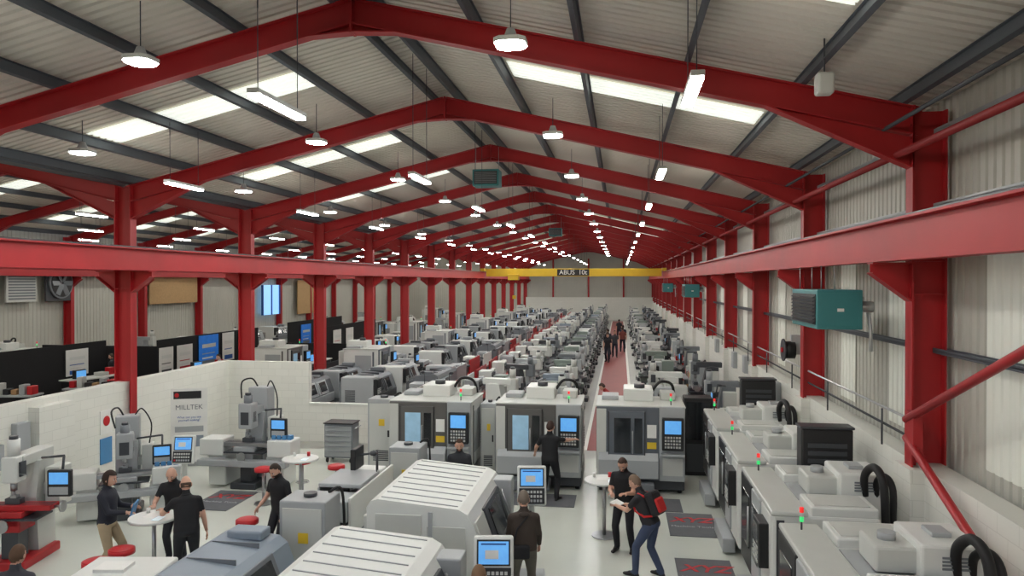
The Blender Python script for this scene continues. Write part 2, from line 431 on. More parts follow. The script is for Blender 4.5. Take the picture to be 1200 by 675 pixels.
def vmc_b():
    b=B()
    feet(b,(-1.05,1.05),(-.7,.6))
    b.box(-1.15,1.15,-.78,.7,.07,.45,DGREY,.02)
    b.box(-1.18,1.18,-.95,.4,.35,1.82,WHITE,.04)
    b.box(-1.18,-.25,-.98,-.93,.45,1.8,BLACK,.02); b.box(-.18,.45,-.99,-.93,.45,1.8,LGREY,.02); b.box(-.1,.35,-1.0,-.98,.8,1.6,WIN,.01)
    b.box(-1.0,-.4,-.995,-.97,.8,1.6,WIN,.01)
    b.box(.5,1.15,-.97,-.93,.45,1.8,WHITE,.02); control(b,.6,1.05,-.96,1.05,1.65,WIN)
    b.cyl((-.22,-1.03,.9),(-.22,-1.03,1.5),.015,STEEL)
    b.box(-1.2,1.2,-.97,-.5,1.80,1.87,OFFW,.02)
    b.box(-1.16,-.5,-.46,.38,1.8,1.93,WHITE,.02); b.box(.5,1.16,-.46,.38,1.8,1.93,WHITE,.02)
    b.box(-.46,.46,-.46,.2,1.8,1.83,LGREY,.01)
    for x in(-.83,.83): b.box(x-.25,x+.25,-.4,.3,1.93,1.945,OFFW,.004)
    b.box(-.40,.40,.1,.72,.4,2.2,WHITE,.03); b.box(-.28,.28,-.3,.15,1.85,2.12,OFFW,.03)
    b.cyl((0,-.1,2.12),(0,-.1,2.2),.09,LGREY); b.box(-.14,.14,.3,.5,2.2,2.25,LGREY,.01)
    for x in(-.41,.41): louv(b,'x',x,.3,.6,1.95,2.1,4,MGREY)
    b.box(.45,1.12,.4,.78,.35,1.62,OFFW,.03); b.box(-1.12,-.45,.4,.75,.35,1.5,OFFW,.03)
    b.box(-1.135,-1.12,.47,.68,.9,1.2,LGREY); b.box(-1.137,-1.12,.5,.56,1.28,1.36,YELL); b.cyl((-1.12,.6,.75),(-1.14,.6,.75),.09,DGREY,seg=16)
    hose(b,[(.36,.45,1.9),(.45,.42,2.2),(.65,.48,2.36),(.88,.52,2.2),(.9,.55,1.6)],.055)
    hose(b,[(.36,.6,1.9),(.45,.58,2.12),(.65,.62,2.24),(.82,.66,2.1),(.82,.66,1.6)],.045)
    for xx,s in((-1.18,-1),(1.18,1)):
        b.box(xx-.012,xx+.012,-.75,.3,.6,1.6,OFFW,.004); b.box(xx-.02,xx+.02,-.2,.0,.9,1.15,LGREY,.005)
        louv(b,'x',xx+s*.016,.05,.25,.7,1.1,8)
        b.cyl((xx,.15,1.35),(xx+s*.02,.15,1.35),.09,DGREY,seg=18)
        b.box(xx-.016,xx+.016,-.9,-.8,.5,1.75,DGREY)
    b.box(-.7,.5,-1.12,-.9,.05,.3,LGREY,.02)
    beacon(b,-.95,-.75,1.87)
    return b.mesh('vmc_b')
def turning_center():
    b=B()
    feet(b,(-1.1,1.1),(-.6,.7))
    b.box(-1.2,1.2,-.75,.8,.07,.35,DGREY,.02)
    prof=[(-.88,.3),(-.88,.9),(-.66,1.5),(-.58,1.63),(-.45,1.70),(.72,1.80),(.82,1.77),(.88,1.68),(.88,.3)]
    b.prism(prof,'x',-1.2,1.2,WHITE)
    for i in range(9):
        x=-1.08+.27*i
        y0,z0,y1,z1=-.42,1.708,.7,1.803
        d=V((0,y1-y0,z1-z0)); b.obox(V((x,(y0+y1)/2,(z0+z1)/2)),d,(1,0,0),d.cross(V((1,0,0))),d.length/2,.009,.006,LGREY)
    for x in (-.62,.62): b.box(x-.01,x+.01,.875,.886,.35,1.7,DGREY)
    n=V((0,-.6,.22)).normalized(); d=V((0,.22,.6)).normalized()
    c=V((.1,-.78,1.2)); b.obox(c,(1,0,0),d,n,.62,.34,.03,DGREY,.015); b.obox(c+n*.03+V((0,0,.02)),(1,0,0),d,n,.42,.25,.01,WIN,.004)
    b.obox(V((-.85,-.78,1.2)),(1,0,0),d,n,.28,.32,.02,OFFW,.01)
    b.cyl((.62,-.97,.95),(.62,-.76,1.5),.016,STEEL)
    b.box(-1.15,1.15,-.92,-.86,.38,.85,LGREY,.02)
    b.box(.8,1.15,-.9,-.55,.9,1.6,LGREY,.02)
    for xx,s in((-1.2,-1),(1.2,1)):
        b.box(xx-.015,xx+.015,-.55,.0,.55,1.45,OFFW,.006); b.box(xx-.015,xx+.015,.08,.75,.55,1.6,OFFW,.006)
        louv(b,'x',xx+s*.02,.2,.5,.95,1.3,7); louv(b,'x',xx+s*.02,-.45,-.15,.7,.95,5)
        b.box(xx-.018,xx+.018,-.08,-.02,.4,1.65,LGREY)
        b.box(xx-.02,xx+.02,.55,.68,.7,.8,YELL)
    b.box(-1.0,.9,.86,1.0,.4,1.5,OFFW,.02)
    return b.mesh('turning_center')
def pendant():
    b=B()
    b.box(-.22,.22,-.2,.2,0,.05,LGREY,.02); b.box(-.05,.05,.0,.1,.05,1.2,OFFW,.02)
    X=Matrix.Translation((0,0,1.5))@Matrix.Rotation(math.radians(-12),4,'X')
    b.box(-.24,.24,-.06,.08,-.32,.32,WHITE,.03,X); b.box(-.2,.2,-.068,-.058,-.02,.28,BLACK,0,X); b.box(-.18,.18,-.071,-.06,.0,.26,SCR,0,X); b.box(-.21,.21,-.075,-.055,-.29,-.04,BLACK,.005,X)
    b.box(-.1,.06,-.074,-.07,.06,.16,PAPER,0,X); b.box(-.15,.15,-.074,-.07,.22,.24,BLUEM,0,X)
    for i in range(7):
        for j in range(3): b.box(-.18+.052*i,-.145+.052*i,-.084,-.07,-.26+.07*j,-.22+.07*j,OFFW if j else REDP if i==0 else LGREY,0,X)
    return b.mesh('pendant')
def lathe(body=LGREY,base=OFFW,tray=REDP,guard=None,head=None,scr=True,splash=None):
    b=B(); head=head or body; splash=splash or body
    b.box(-1.15,-.45,-.28,.28,.04,.72,base,.02); b.box(.55,1.1,-.25,.25,.04,.72,base,.02)
    b.box(-1.0,-.6,-.29,-.275,.15,.6,LGREY,.005); b.box(-.45,.55,-.12,.2,.05,.5,base,.02)
    b.box(-1.2,1.2,-.42,.4,.62,.72,tray,.02)
    b.box(-.5,1.15,-.13,-.06,.72,.95,DGREY,.005); b.box(-.5,1.15,.06,.13,.72,.95,DGREY,.005); b.box(-.5,1.15,-.06,.06,.72,.85,MGREY)
    for y in(-.1,.1): b.box(-.5,1.15,y-.02,y+.02,.95,.975,STEEL)
    b.box(-1.15,-.5,-.26,.28,.72,1.32,head,.03); b.box(-1.1,-.55,-.275,-.255,.95,1.25,DGREY,.004)
    for i in range(3): b.cyl((-1.0+.2*i,-.27,1.1),(-1.0+.2*i,-.33,1.1),.035,BLACK,seg=12)
    b.cyl((-.5,0,1.12),(-.42,0,1.12),.09,STEEL); b.cyl((-.42,0,1.12),(-.3,0,1.12),.13,STEEL,seg=20)
    b.cyl((-.3,0,1.12),(.1,0,1.12),.03,STEEL)
    b.box(-.05,.4,-.32,.3,.96,1.04,MGREY,.01); b.box(0,.35,-.38,-.28,.75,1.0,MGREY,.015); b.box(.08,.28,-.2,.05,1.04,1.14,MGREY,.01); b.box(.1,.22,-.12,0,1.14,1.22,DGREY,.01)
    b.cyl((.08,-.38,.87),(.08,-.43,.87),.1,STEEL,seg=16); b.cyl((.3,-.38,.9),(.3,-.42,.9),.05,BLACK)
    b.box(.75,1.0,-.1,.12,.97,1.2,head,.03); b.cyl((.6,0,1.12),(.75,0,1.12),.035,STEEL); b.cyl((1.0,0,1.12),(1.06,0,1.12),.09,STEEL,seg=16)
    b.cyl((-.5,-.22,.8),(1.15,-.22,.8),.015,STEEL,seg=8)
    b.box(-1.15,1.15,.36,.41,.7,1.35,splash,.015)
    if guard: 
        b.box(-.42,.6,-.4,-.35,.72,1.35,guard,.02); b.box(-.42,.6,-.38,.38,1.35,1.42,guard,.02); b.box(-.3,.45,-.41,-.4,.85,1.25,WIN,.004)
        b.box(.6,1.2,-.36,.36,.95,1.3,guard,.03)
    if scr:
        b.cyl((-.8,.2,1.3),(-.8,.2,1.7),.025,DGREY); X=Matrix.Translation((-.55,-.1,1.6)); b.box(-.24,.24,-.05,.05,-.2,.2,BLACK,.02,X); b.box(-.2,.2,-.056,-.048,-.1,.14,SCR,0,X); b.cyl((-.8,.2,1.65),(-.55,-.05,1.65),.02,DGREY)
    b.cyl((-.3,.36,1.35),(-.3,.36,1.75),.012,DGREY,seg=6); b.ell((-.3,.3,1.75),(.06,.08,.05),DGREY,seg=8,rings=5)
    return b.mesh('lathe')
def guarded_lathe(c1=LGREY,c2=MGREY,scr=SCR):
    b=B(); feet(b,(-1.3,1.3),(-.4,.4))
    b.box(-1.45,1.45,-.5,.5,.07,.62,c1,.03)
    b.prism([(-.52,.55),(-.58,.95),(-.42,1.4),(-.3,1.5),(.4,1.57),(.5,1.52),(.55,1.4),(.55,.55)],'x',-1.45,1.45,c1)
    n=V((0,-.5,.18)).normalized(); d=V((0,.18,.5)).normalized()
    for x,w in((-.35,.42),(.55,.42)): 
        b.obox(V((x,-.5,1.18)),(1,0,0),d,n,w,.25,.02,c2,.01); b.obox(V((x,-.51,1.2)),(1,0,0),d,n,w*.7,.17,.025,WIN,.004)
    b.box(-1.46,-.85,-.62,.5,.6,1.62,WHITE if c1!=MGREY else LGREY,.04); control(b,-1.4,-.9,-.6,1.0,1.55,scr)
    b.cyl((.1,-.68,1.0),(.1,-.54,1.38),.014,STEEL)
    b.box(-.8,1.46,-.6,-.5,.6,.92,c2,.02); b.box(-.5,1.3,.5,.62,.4,1.35,c1,.02)
    b.box(-.2,.15,.5,.625,.5,.9,c2); b.box(.4,.9,.5,.628,.6,1.2,OFFW,.004)
    for x in(-.3,.3,.9): b.box(x-.008,x+.008,-.28,.38,1.5,1.58,c2)
    for xx in(-1.46,1.46): louv(b,'x',xx,.0,.35,.8,1.2,7)
    b.box(1.1,1.4,-.2,.3,1.52,1.66,c1,.03)
    return b.mesh('guarded_lathe')
def mill(col=LGREY,head=OFFW,wings=False,scr=True,base=None,saddle=None):
    b=B(); base=base or DGREY; saddle=saddle or col
    b.box(-.32,.32,-.65,.45,0,.16,base,.03)
    b.prism([(-.05,.14),(-.12,1.1),(0,1.72),(.42,1.72),(.45,.14)],'x',-.22,.22,col)
    b.box(-.2,.2,-.55,-.1,.62,.9,saddle,.02); b.box(-.14,.14,-.5,-.2,.16,.62,DGREY,.01); b.cyl((0,-.35,.16),(0,-.35,.62),.05,STEEL)
    b.box(-.26,.26,-.6,-.12,.88,.98,saddle,.01); b.box(-.68,.68,-.5,-.22,.98,1.07,STEEL if saddle==col else saddle,.008)
    for y in(-.42,-.36,-.3): b.box(-.68,.68,y-.01,y+.01,1.066,1.073,DGREY)
    for s in(-1,1): b.cyl((s*.68,-.36,1.02),(s*.8,-.36,1.02),.02,STEEL); b.cyl((s*.8,-.36,1.02),(s*.83,-.36,1.02),.1,STEEL,seg=16)
    b.cyl((0,-.6,.78),(0,-.7,.78),.02,STEEL); b.cyl((0,-.7,.78),(0,-.73,.78),.11,STEEL,seg=16)
    b.box(-.13,.13,-.42,-.28,1.07,1.17,DGREY,.01); b.box(-.05,.05,-.4,-.3,1.17,1.22,STEEL)
    b.box(-.15,.15,-.35,.55,1.7,1.88,col,.02); b.cyl((0,.2,1.62),(0,.2,1.75),.2,col)
    b.box(-.13,.13,-.52,-.22,1.45,1.9,head,.03); b.cyl((0,-.37,1.45),(0,-.37,1.3),.055,STEEL); b.cyl((0,-.37,1.3),(0,-.37,1.2),.02,STEEL)
    b.cyl((0,-.37,1.9),(0,-.37,2.18),.1,head); b.cyl((0,-.37,2.18),(0,-.37,2.24),.07,DGREY)
    b.box(.13,.17,-.45,-.3,1.55,1.8,DGREY,.005); b.cyl((.15,-.45,1.6),(.3,-.5,1.6),.01,STEEL,seg=6)
    b.box(.3,.55,.0,.4,.9,1.6,OFFW,.02); b.box(.22,.32,.1,.3,1.1,1.3,OFFW)
    b.box(-.5,.5,-.62,-.1,.84,.875,DGREY,.005)
    if scr:
        b.cyl((.2,.1,1.75),(.75,-.2,1.85),.022,DGREY); b.cyl((.75,-.2,1.85),(.75,-.25,1.55),.022,DGREY)
        X=Matrix.Translation((.75,-.32,1.42)); b.box(-.2,.2,-.05,.05,-.24,.22,BLACK,.02,X); b.box(-.16,.16,-.057,-.049,-.02,.18,SCR,0,X); b.box(-.16,.16,-.057,-.049,-.2,-.07,LGREY,0,X)
    if wings:
        b.box(-1.15,-.55,-.55,.0,.75,1.15,WHITE,.03); b.box(.55,1.15,-.55,.0,.75,1.15,WHITE,.03)
        b.box(-.95,-.5,-.5,.2,.05,.75,WHITE,.03); b.box(.5,.95,-.5,.2,.05,.75,WHITE,.03); b.box(-1.1,1.1,-.75,-.5,.55,.7,LGREY,.02)
        b.box(-.25,.25,.1,.5,.1,2.3,col,.03)
        b.box(-.17,.17,-.54,-.2,1.4,2.0,col,.03); b.box(-.1,.1,-.55,-.53,1.5,1.8,DGREY,.005)
        hose(b,[(-.1,.3,2.3),(-.2,.2,2.5),(-.3,-.1,2.45),(-.2,-.3,2.1)],.02)
        hose(b,[(.15,.3,2.3),(.3,.2,2.45),(.5,.1,2.1),(.45,.2,1.6)],.016)
        for i in range(4): b.box(.6+.13*i,.7+.13*i,-.4,-.25,1.15,1.25,BIN,.01)
    return b.mesh('mill')
def grinder(col=OFFW):
    b=B()
    b.box(-.6,.6,-.45,.45,0,.8,col,.03); b.box(-.9,.9,-.4,.05,.8,.92,col,.02); b.box(-.85,.85,-.35,0,.92,1.0,STEEL,.01)
    b.box(-.25,.25,.1,.55,.7,1.75,col,.03); b.box(-.18,.18,-.4,.2,1.35,1.7,LGREY,.03); b.cyl((-.06,-.3,1.25),(.06,-.3,1.25),.16,MGREY,seg=20); b.box(-.1,.12,-.45,-.12,1.2,1.5,DGREY,.02)
    b.cyl((-.3,-.45,.6),(-.3,-.55,.6),.12,BLACK,seg=16); b.cyl((.3,-.45,.6),(.3,-.55,.6),.1,BLACK,seg=16)
    b.box(.6,.95,.0,.45,0,1.2,LGREY,.02); b.box(.5,.8,-.3,-.05,1.35,1.6,BLACK,.01); b.cyl((.6,0,1.2),(.6,-.15,1.4),.02,DGREY)
    b.box(-1.1,-.9,-.3,.1,.0,.6,DGREY,.02)
    return b.mesh('grinder')
def bench():
    b=B()
    b.box(-.9,.9,-.4,.4,.82,.88,LGREY,.01)
    for x in(-.84,.84):
        for y in(-.34,.34): b.box(x-.03,x+.03,y-.03,y+.03,0,.82,DGREY)
    b.box(-.85,.85,-.35,.35,.2,.23,MGREY)
    for i,(m,h) in enumerate(((REDP,.25),(OFFW,.4),(BLACK,.2),(CARD,.18),(LGREY,.35),(REDP,.3))):
        x=-.75+.28*i; b.box(x,x+.2,-.2,.15,.88,.88+h,m,.02)
    b.box(-.7,-.2,-.25,.25,.23,.5,BLACK,.02); b.box(.1,.6,-.25,.25,.23,.55,CARD,.02)
    return b.mesh('bench')
def toolcab(c=REDP,c2=None):
    b=B(); c2=c2 or c
    b.box(-.36,.36,-.24,.24,.12,.95,c,.02)
    for i in range(6):
        z=.16+.125*i; b.box(-.33,.33,-.255,-.238,z,z+.115,c2,.004); b.box(-.28,.28,-.27,-.255,z+.08,z+.1,STEEL)
    b.box(-.38,.38,-.26,.26,.95,.98,BLACK,.005)
    for x in(-.3,.3):
        for y in(-.18,.18): b.cyl((x-.02,y,.06),(x+.02,y,.06),.06,BLACK,seg=12)
    b.cyl((.42,-.2,.85),(.42,.2,.85),.015,STEEL,seg=8)
    return b.mesh('toolcab')
def eleccab():
    b=B(); b.box(-.35,.35,-.3,.3,.06,1.7,LGREY,.02); b.box(-.3,.3,-.315,-.298,.15,1.6,OFFW,.006); b.box(.18,.24,-.33,-.31,.85,1.0,BLACK)
    b.box(-.05,.1,-.325,-.312,1.1,1.25,YELL); louv(b,'y',-.318,-.2,.2,.3,.55,6); feet(b,(-.28,.28),(-.22,.22),.06)
    b.cyl((0,.0,1.7),(0,0,1.75),.1,DGREY); hose(b,[(.2,.2,1.7),(.38,.25,1.75),(.41,.3,1.2),(.41,.3,.4)],.022)
    return b.mesh('eleccab')
VA=vmc_a(True); VA2=vmc_a(False,M('machine_fascia_blue_grey',(90,96,104),.4)); VB=vmc_b(); TC=turning_center(); PD=pendant()
LA=lathe(LGREY,OFFW,MGREY,scr=False); LA2=lathe(GREEN,GREEN,DGREY,scr=False); LA3=lathe(WHITE,DGREY,MGREY,guard=LGREY); LA4=lathe(OFFW,REDM,REDM,head=WHITE,scr=False,splash=REDM); LA5=lathe(OFFW,DGREY,REDM,head=LGREY,scr=False,splash=WHITE)
GL=guarded_lathe(scr=BLACK); GL2=guarded_lathe(OFFW,DGREY); GL3=guarded_lathe(MGREY,DGREY,BLACK); GL4=guarded_lathe(DGREY,LGREY,BLACK); GL5=guarded_lathe(BGREY,MGREY,BLACK)
ML=mill(scr=False); MLS=mill(MGREY,LGREY); ML2=mill(GREEN,LGREY,scr=False); ML3=mill(LGREY,MGREY,wings=True); ML4=mill(BGREY,WHITE,scr=False); ML5=mill(OFFW,WHITE,base=REDM,saddle=REDM); ML6=mill(DGREY,MGREY,scr=False); ML7=mill(WHITE,OFFW,scr=False)
GR=grinder(); GR2=grinder(GREEN); BE=bench(); TCB=toolcab(); TCG=toolcab(MGREY,LGREY); EC=eleccab()
for i,y in enumerate((8.45,11.3,14.1,16.9)): put(VB,'vertical_machining_center',2.93,y,-90)
put(VA,'vertical_machining_center',-4.5,18.1,0); put(VA,'vertical_machining_center',-1.9,18.1,0); put(VA2,'vertical_machining_center',.46,18.1,0)
put(EC,'electrical_cabinet',-6.0,18.4,0,0,(1,1,1.12)); put(EC,'electrical_cabinet',-3.22,18.3,0,0,(.55,1,1.1))
put(TC,'cnc_turning_center',-2.68,11.3,90); put(TC,'cnc_turning_center',-2.76,7.75,90)
put(PD,'machine_control_pendant',-1.45,12.2,8); put(PD,'machine_control_pendant',-1.5,8.75,8)
put(GL5,'guarded_cnc_lathe',-5.0,8.3,90,0,(1,1,.9)); put(EC,'electrical_cabinet',-4.55,10.45,0); put(LA3,'toolroom_lathe',-4.75,12.7,-90); put(EC,'electrical_cabinet',-4.2,14.4,0,0,(.9,1,.95))
put(ML3,'bed_mill',-8.75,16.9,0); put(ML3,'bed_mill',-10.3,14.3,30,0,(.92,.92,.88)); put(ML5,'turret_mill',-10.35,11.7,10)
put(TCG,'tool_cabinet',-7.5,19.3,0,0,1.1); put(PD,'machine_control_pendant',-9.0,14.3,10,0,.92)
b=B(); b.box(-.55,.55,-.4,.4,.05,1.0,WHITE,.03); b.box(-.5,-.02,-.415,-.4,.1,.95,OFFW,.01); b.box(.02,.5,-.415,-.4,.1,.95,OFFW,.01); b.cyl((-.06,-.43,.45),(-.06,-.43,.65),.01,STEEL); b.cyl((.06,-.43,.45),(.06,-.43,.65),.01,STEEL); b.box(-.3,.1,-.2,.1,1.0,1.04,PAPER); feet(b,(-.45,.45),(-.3,.3),.05)
put(b.mesh('cab'),'storage_cabinet',-6.5,8.95,8,0,(1,1,1.1))
b=B(); b.cyl((0,0,1.05),(0,0,1.09),.38,WHITE,seg=36); b.cyl((0,0,.03),(0,0,1.05),.035,STEEL); b.cyl((0,0,0),(0,0,.03),.24,STEEL,seg=28)
b.box(-.15,.06,-.1,.18,1.09,1.094,PAPER); b.box(.08,.2,-.2,.0,1.09,1.094,SCRW); b.cyl((.1,.2,1.09),(.1,.2,1.18),.035,REDP,seg=12); b.cyl((-.2,.15,1.09),(-.2,.15,1.17),.03,WHITE,seg=12)
TB=b.mesh('bar_table')
for x,y in((-6.8,15.1),(-7.45,11.0),(-.3,14.3)): put(TB,'round_bar_table',x,y)
b=B(); b.cyl((0,0,.72),(0,0,.79),.19,REDP,seg=24); b.ell((0,0,.79),(.185,.185,.03),REDP,seg=24,rings=6); b.cyl((0,0,.03),(0,0,.72),.028,STEEL); b.cyl((0,0,0),(0,0,.03),.2,STEEL,seg=24)
b.tube([(.15*math.cos(a*.3927),.15*math.sin(a*.3927),.3) for a in range(17)],.01,STEEL,seg=6); b.box(-.15,.15,-.008,.008,.29,.31,STEEL)
ST=b.mesh('stool')
for x,y in((-7.75,15.3),(-6.25,15.75),(-6.35,11.95),(-7.55,10.35),(-7.6,9.85),(-7.2,16.1)): put(ST,'bar_stool',x,y)
b=B(); b.box(-.47,.47,-.72,.72,.004,.016,MATG,.004); MT=b.mesh('mat')
for x,y in((1.42,15.2),(1.42,12.6),(1.42,10.0),(-8.75,15.4)):
    o=put(MT,'anti_fatigue_mat',x,y)
    text('XYZ','mat_logo',.42,REDP,(0,.25,.018),(0,0,0),o,.002,shear=.3).data.offset=.008; text('Machine Tools','mat_script',.14,LGREY,(0,-.15,.018),(0,0,0),o,.001)
for x,y in((-1.7,16.45),(.6,16.45),(-4.4,16.4)): put(MT,'anti_fatigue_mat',x,y,90)
def heater(L=1.7):
    b=B(); b.box(0,.68,0,L,0,.62,TEAL,.015); b.box(-.012,.0,.08,L-.08,.07,.55,BLACK)
    for i in range(8): b.obox(V((-.02,L/2,.1+.058*i)),(0,1,0),(1,0,.6),(-.6,0,1),L/2-.1,.03,.004,DGREY)
    b.box(.06,.62,-.008,0,.05,.57,TEAL,.005); b.box(.3,.4,-.012,-.008,.28,.33,PAPER)
    for y in(.15,L-.15):
        for x in(.1,.3): b.cyl((x,y,.62),(x,y,1.0),.008,STEEL,seg=6)
    b.cyl((.68,.3,.35),(.92,.3,.35),.09,ALU); b.cyl((.68,.8,.4),(.92,.8,.4),.12,ALU); b.tube([(.8,.3,.35),(.85,.25,.2),(.86,.2,-.1),(.86,.2,-.35)],.03,ALU)
    return b.mesh('heater')
HT=heater(); 
for y in(12.2,36.2,54.2): put(HT,'unit_heater',3.05,y,0,4.13)
b=B(); b.box(-.4,.4,-.3,.3,0,.5,TEAL,.02); b.box(-.35,.35,-.315,-.3,.06,.44,BLACK); louv(b,'y',-.32,-.33,.33,.08,.42,7,MGREY)
for x in(-.35,.35): b.cyl((x,0,.5),(x,0,1.2),.008,STEEL,seg=5)
HH=b.mesh('ceiling_heater')
put(HH,'ceiling_unit_heater',-4.0,22.2,0,7.75); put(HH,'ceiling_unit_heater',-4.0,46.2,0,7.7); put(HH,'ceiling_unit_heater',-16.5,36,0,5.6)
b=B(); b.box(-.4,.4,-.17,.17,0,2.5,BLACK,.03); louv(b,'y',-.18,-.3,.3,.3,2.3,16,DGREY); b.box(-.42,.42,-.18,.18,2.5,2.54,DGREY,.01)
BC=b.mesh('blackcab'); put(BC,'extraction_cabinet',3.3,12.7,0); put(BC,'extraction_cabinet',3.3,18.7,0)
b=B(); b.box(-.35,.35,-.3,.3,0,1.95,BLACK,.02); b.box(-.3,.3,-.32,-.3,.9,1.85,WIN); b.box(-.3,.3,-.32,-.3,.1,.8,DGREY,.01); put(b.mesh('vend'),'tool_vending_cabinet',1.95,19.4,0)

# ------------------------------------------------------------------ mid / far field rows
TM,GCL,CL,TL,SG,VMC,WB='turret_mill','guarded_cnc_lathe','centre_lathe','toolroom_lathe','surface_grinder','vertical_machining_center','work_bench'
rows=[(-2.0,(21.2,90),[ML,ML2,ML4,ML7,ML6,ML2,MLS],[TM]*7,90,1.85),
      (-3.6,(22.5,90),[ML7,GR2,ML6,ML,ML4,GR],[TM,SG,TM,TM,TM,SG],80,2.2),
      (-5.35,(22.0,90),[LA4,LA4,LA5,LA4],[CL]*4,90,2.7),
      (-7.0,(24.5,90),[LA5,GL3,LA,LA4,GL2],[CL,GCL,CL,CL,GCL],-90,3.0),
      (-8.9,(25.5,90),[GL3,GL,LA3,GL4,LA2],[GCL,GCL,TL,GCL,CL],90,3.15),
      (-10.8,(24.3,90),[GL4,GL3,VA2,LA3,GL],[GCL,GCL,VMC,TL,GCL],90,3.2),
      (1.45,(22.5,90),[GR,ML7,BE,GR2,ML,ML2],[SG,TM,WB,SG,TM,TM],-90,2.4),
      (3.05,(21.3,90),[BE,MLS,TCB,ML6,BE,EC],[WB,TM,'tool_cabinet',TM,WB,'electrical_cabinet'],-90,2.2)]
for x,(ya,yb),ms,ns,rz,sp in rows:
    y=ya;i=0
    while y<yb:
        k=(i*1+ (i//4)) % len(ms)
        put(ms[k],ns[k],x+random.uniform(-.06,.06),y,rz+random.uniform(-2,2),0,random.uniform(.94,1.03))
        y+=sp*random.uniform(.98,1.08); i+=1
# side bay content
b=B()
b.box(-.03,.03,-4.5,4.5,0,2.35,BLKCL)
BP=b.mesh('partition')
put(BP,'exhibition_partition',-19.8,34); put(BP,'exhibition_partition',-23,26,0,0,(1,1,.95)); put(BP,'exhibition_partition',-16.3,43.5); put(BP,'exhibition_partition',-20.4,48)
b=B(); b.box(-3.2,3.2,-.04,.04,0,1.5,BLKCL); BP2=b.mesh('partition_low'); put(BP2,'exhibition_partition',-16.2,38.8,0,0,(.9,1,1)); put(BP2,'exhibition_partition',-23.3,30.9,0,0,(1,1,1.3)); put(BP2,'exhibition_partition',-16.5,26.5,62,0,(1,1,.9)); put(BP2,'exhibition_partition',-13.1,34,90,0,(1.5,1,.8))
def poster(x,y,w,z0,z1,m,rz,m2=None):
    b=B(); b.box(-w/2,w/2,-.015,.015,0,z1-z0,m,.004)
    b.box(-w*.35,w*.35,-.02,-.014,(z1-z0)*.6,(z1-z0)*.72,WHITE); b.box(-w*.35,w*.2,-.02,-.014,(z1-z0)*.25,(z1-z0)*.3,WHITE); b.box(-w*.35,w*.3,-.02,-.014,(z1-z0)*.4,(z1-z0)*.43,m2 or LGREY)
    b.box(-w*.35,w*.35,-.019,-.014,(z1-z0)*.05,(z1-z0)*.2,m2 or MGREY)
    return put(b.mesh('poster'),'wall_poster',x,y,rz,z0)
poster(-19.7,33.4,1.7,.8,2.3,POSTB,90); poster(-19.7,35.2,1.1,.9,2.3,PAPER,90,BLUEM); poster(-19.7,31.4,1.2,.8,2.0,PAPER,90,REDP); poster(-19.7,30.0,1.0,.8,2.0,PAPER,90,DGREY)
poster(-19.7,36.8,1.0,.9,2.2,PAPER,90); poster(-16.2,41,1.2,1.0,2.1,PAPER,90,REDP); poster(-16.2,43,1.2,.6,2.1,PAPER,90,MGREY); poster(-22.9,28.6,1.3,.9,2.0,PAPER,90,BLUEM); poster(-20.3,46,1.5,.8,2.1,POSTB,90)
for i,(x,y) in enumerate(((-25.5,28),(-25.5,32.5),(-25.5,37),(-25.5,42),(-14.9,31),(-14.2,41.5),(-22.6,40.5),(-25,47),(-18,51.8),(-14.2,45),(-22.5,54),(-25.4,52),(-15,52),(-18,58),(-14.6,60),(-24,60),(-15,66),(-20,68),(-25,70),(-15,74),(-20,78))):
    me,n=[(VA,VMC),(GL2,GCL),(ML,TM),(GL,GCL)][i%4]
    put(me,n,x,y,90)
for x,y in((-21.4,23.5),(-19.8,25.5)): put(BE,WB,x,y,10)
b=B(); b.box(-1.2,1.2,-.35,.35,0,.95,BLACK,.02); b.box(-1.25,1.25,-.4,.4,.95,1.0,WHITE,.01); b.box(-.9,-.4,-.1,.1,1.0,1.35,BLACK,.02); b.box(-.87,-.43,-.11,-.1,1.03,1.32,SCR); b.box(.2,.6,-.2,.2,1.0,1.15,OFFW,.02); b.box(.7,1.0,-.1,.15,1.0,1.3,REDP,.02)
CO=b.mesh('counter')
for x,y,r in((-21.3,27.5,80),(-18.4,31,80),(-18.3,35,90),(-17.6,41.8,90),(-14.0,27.4,0),(-21.6,33.5,90),(-14.9,34.8,90)): put(CO,'exhibition_counter',x,y,r)
b=B()
y=33.9; xw=-28.2
b.box(xw,xw+.1,y-.9,y+.9,3.9,5.7,DGREY,.02); b.cyl((xw+.1,y,4.8),(xw+.22,y,4.8),.78,MGREY,seg=28); b.cyl((xw+.23,y,4.8),(xw+.24,y,4.8),.7,BLACK,seg=28)
for k in range(6):
    a=k*math.pi/3; b.obox(V((xw+.27,y+.36*math.cos(a),4.8+.36*math.sin(a))),(0,math.cos(a),math.sin(a)),(.3,-math.sin(a),math.cos(a)),(1,0,0),.3,.12,.01,MGREY)
put(b.mesh('fan'),'wall_extractor_fan')
b=B(); b.box(xw,xw+.1,30.6,32.4,3.9,5.7,OFFW,.02); louv(b,'x',xw+.12,30.7,32.3,4.0,5.6,12,MGREY); put(b.mesh('lv'),'wall_vent_louvre')
b=B(); b.box(xw,xw+.08,41.2,46.3,3.5,5.4,WOODT,.01); b.box(xw,xw+.08,62,68,2,5.0,WOODT,.01); put(b.mesh('osb'),'wall_board_panels')
b=B(); b.box(xw,xw+.06,55.5,58.4,2.2,4.6,M('window_daylight',(140,190,235),.3,es=1.0)); 
for yy in(55.5,57,58.4): b.box(xw-.02,xw+.14,yy-.05,yy+.05,2.2,4.6,BLUEM)
put(b.mesh('w1'),'window_1')
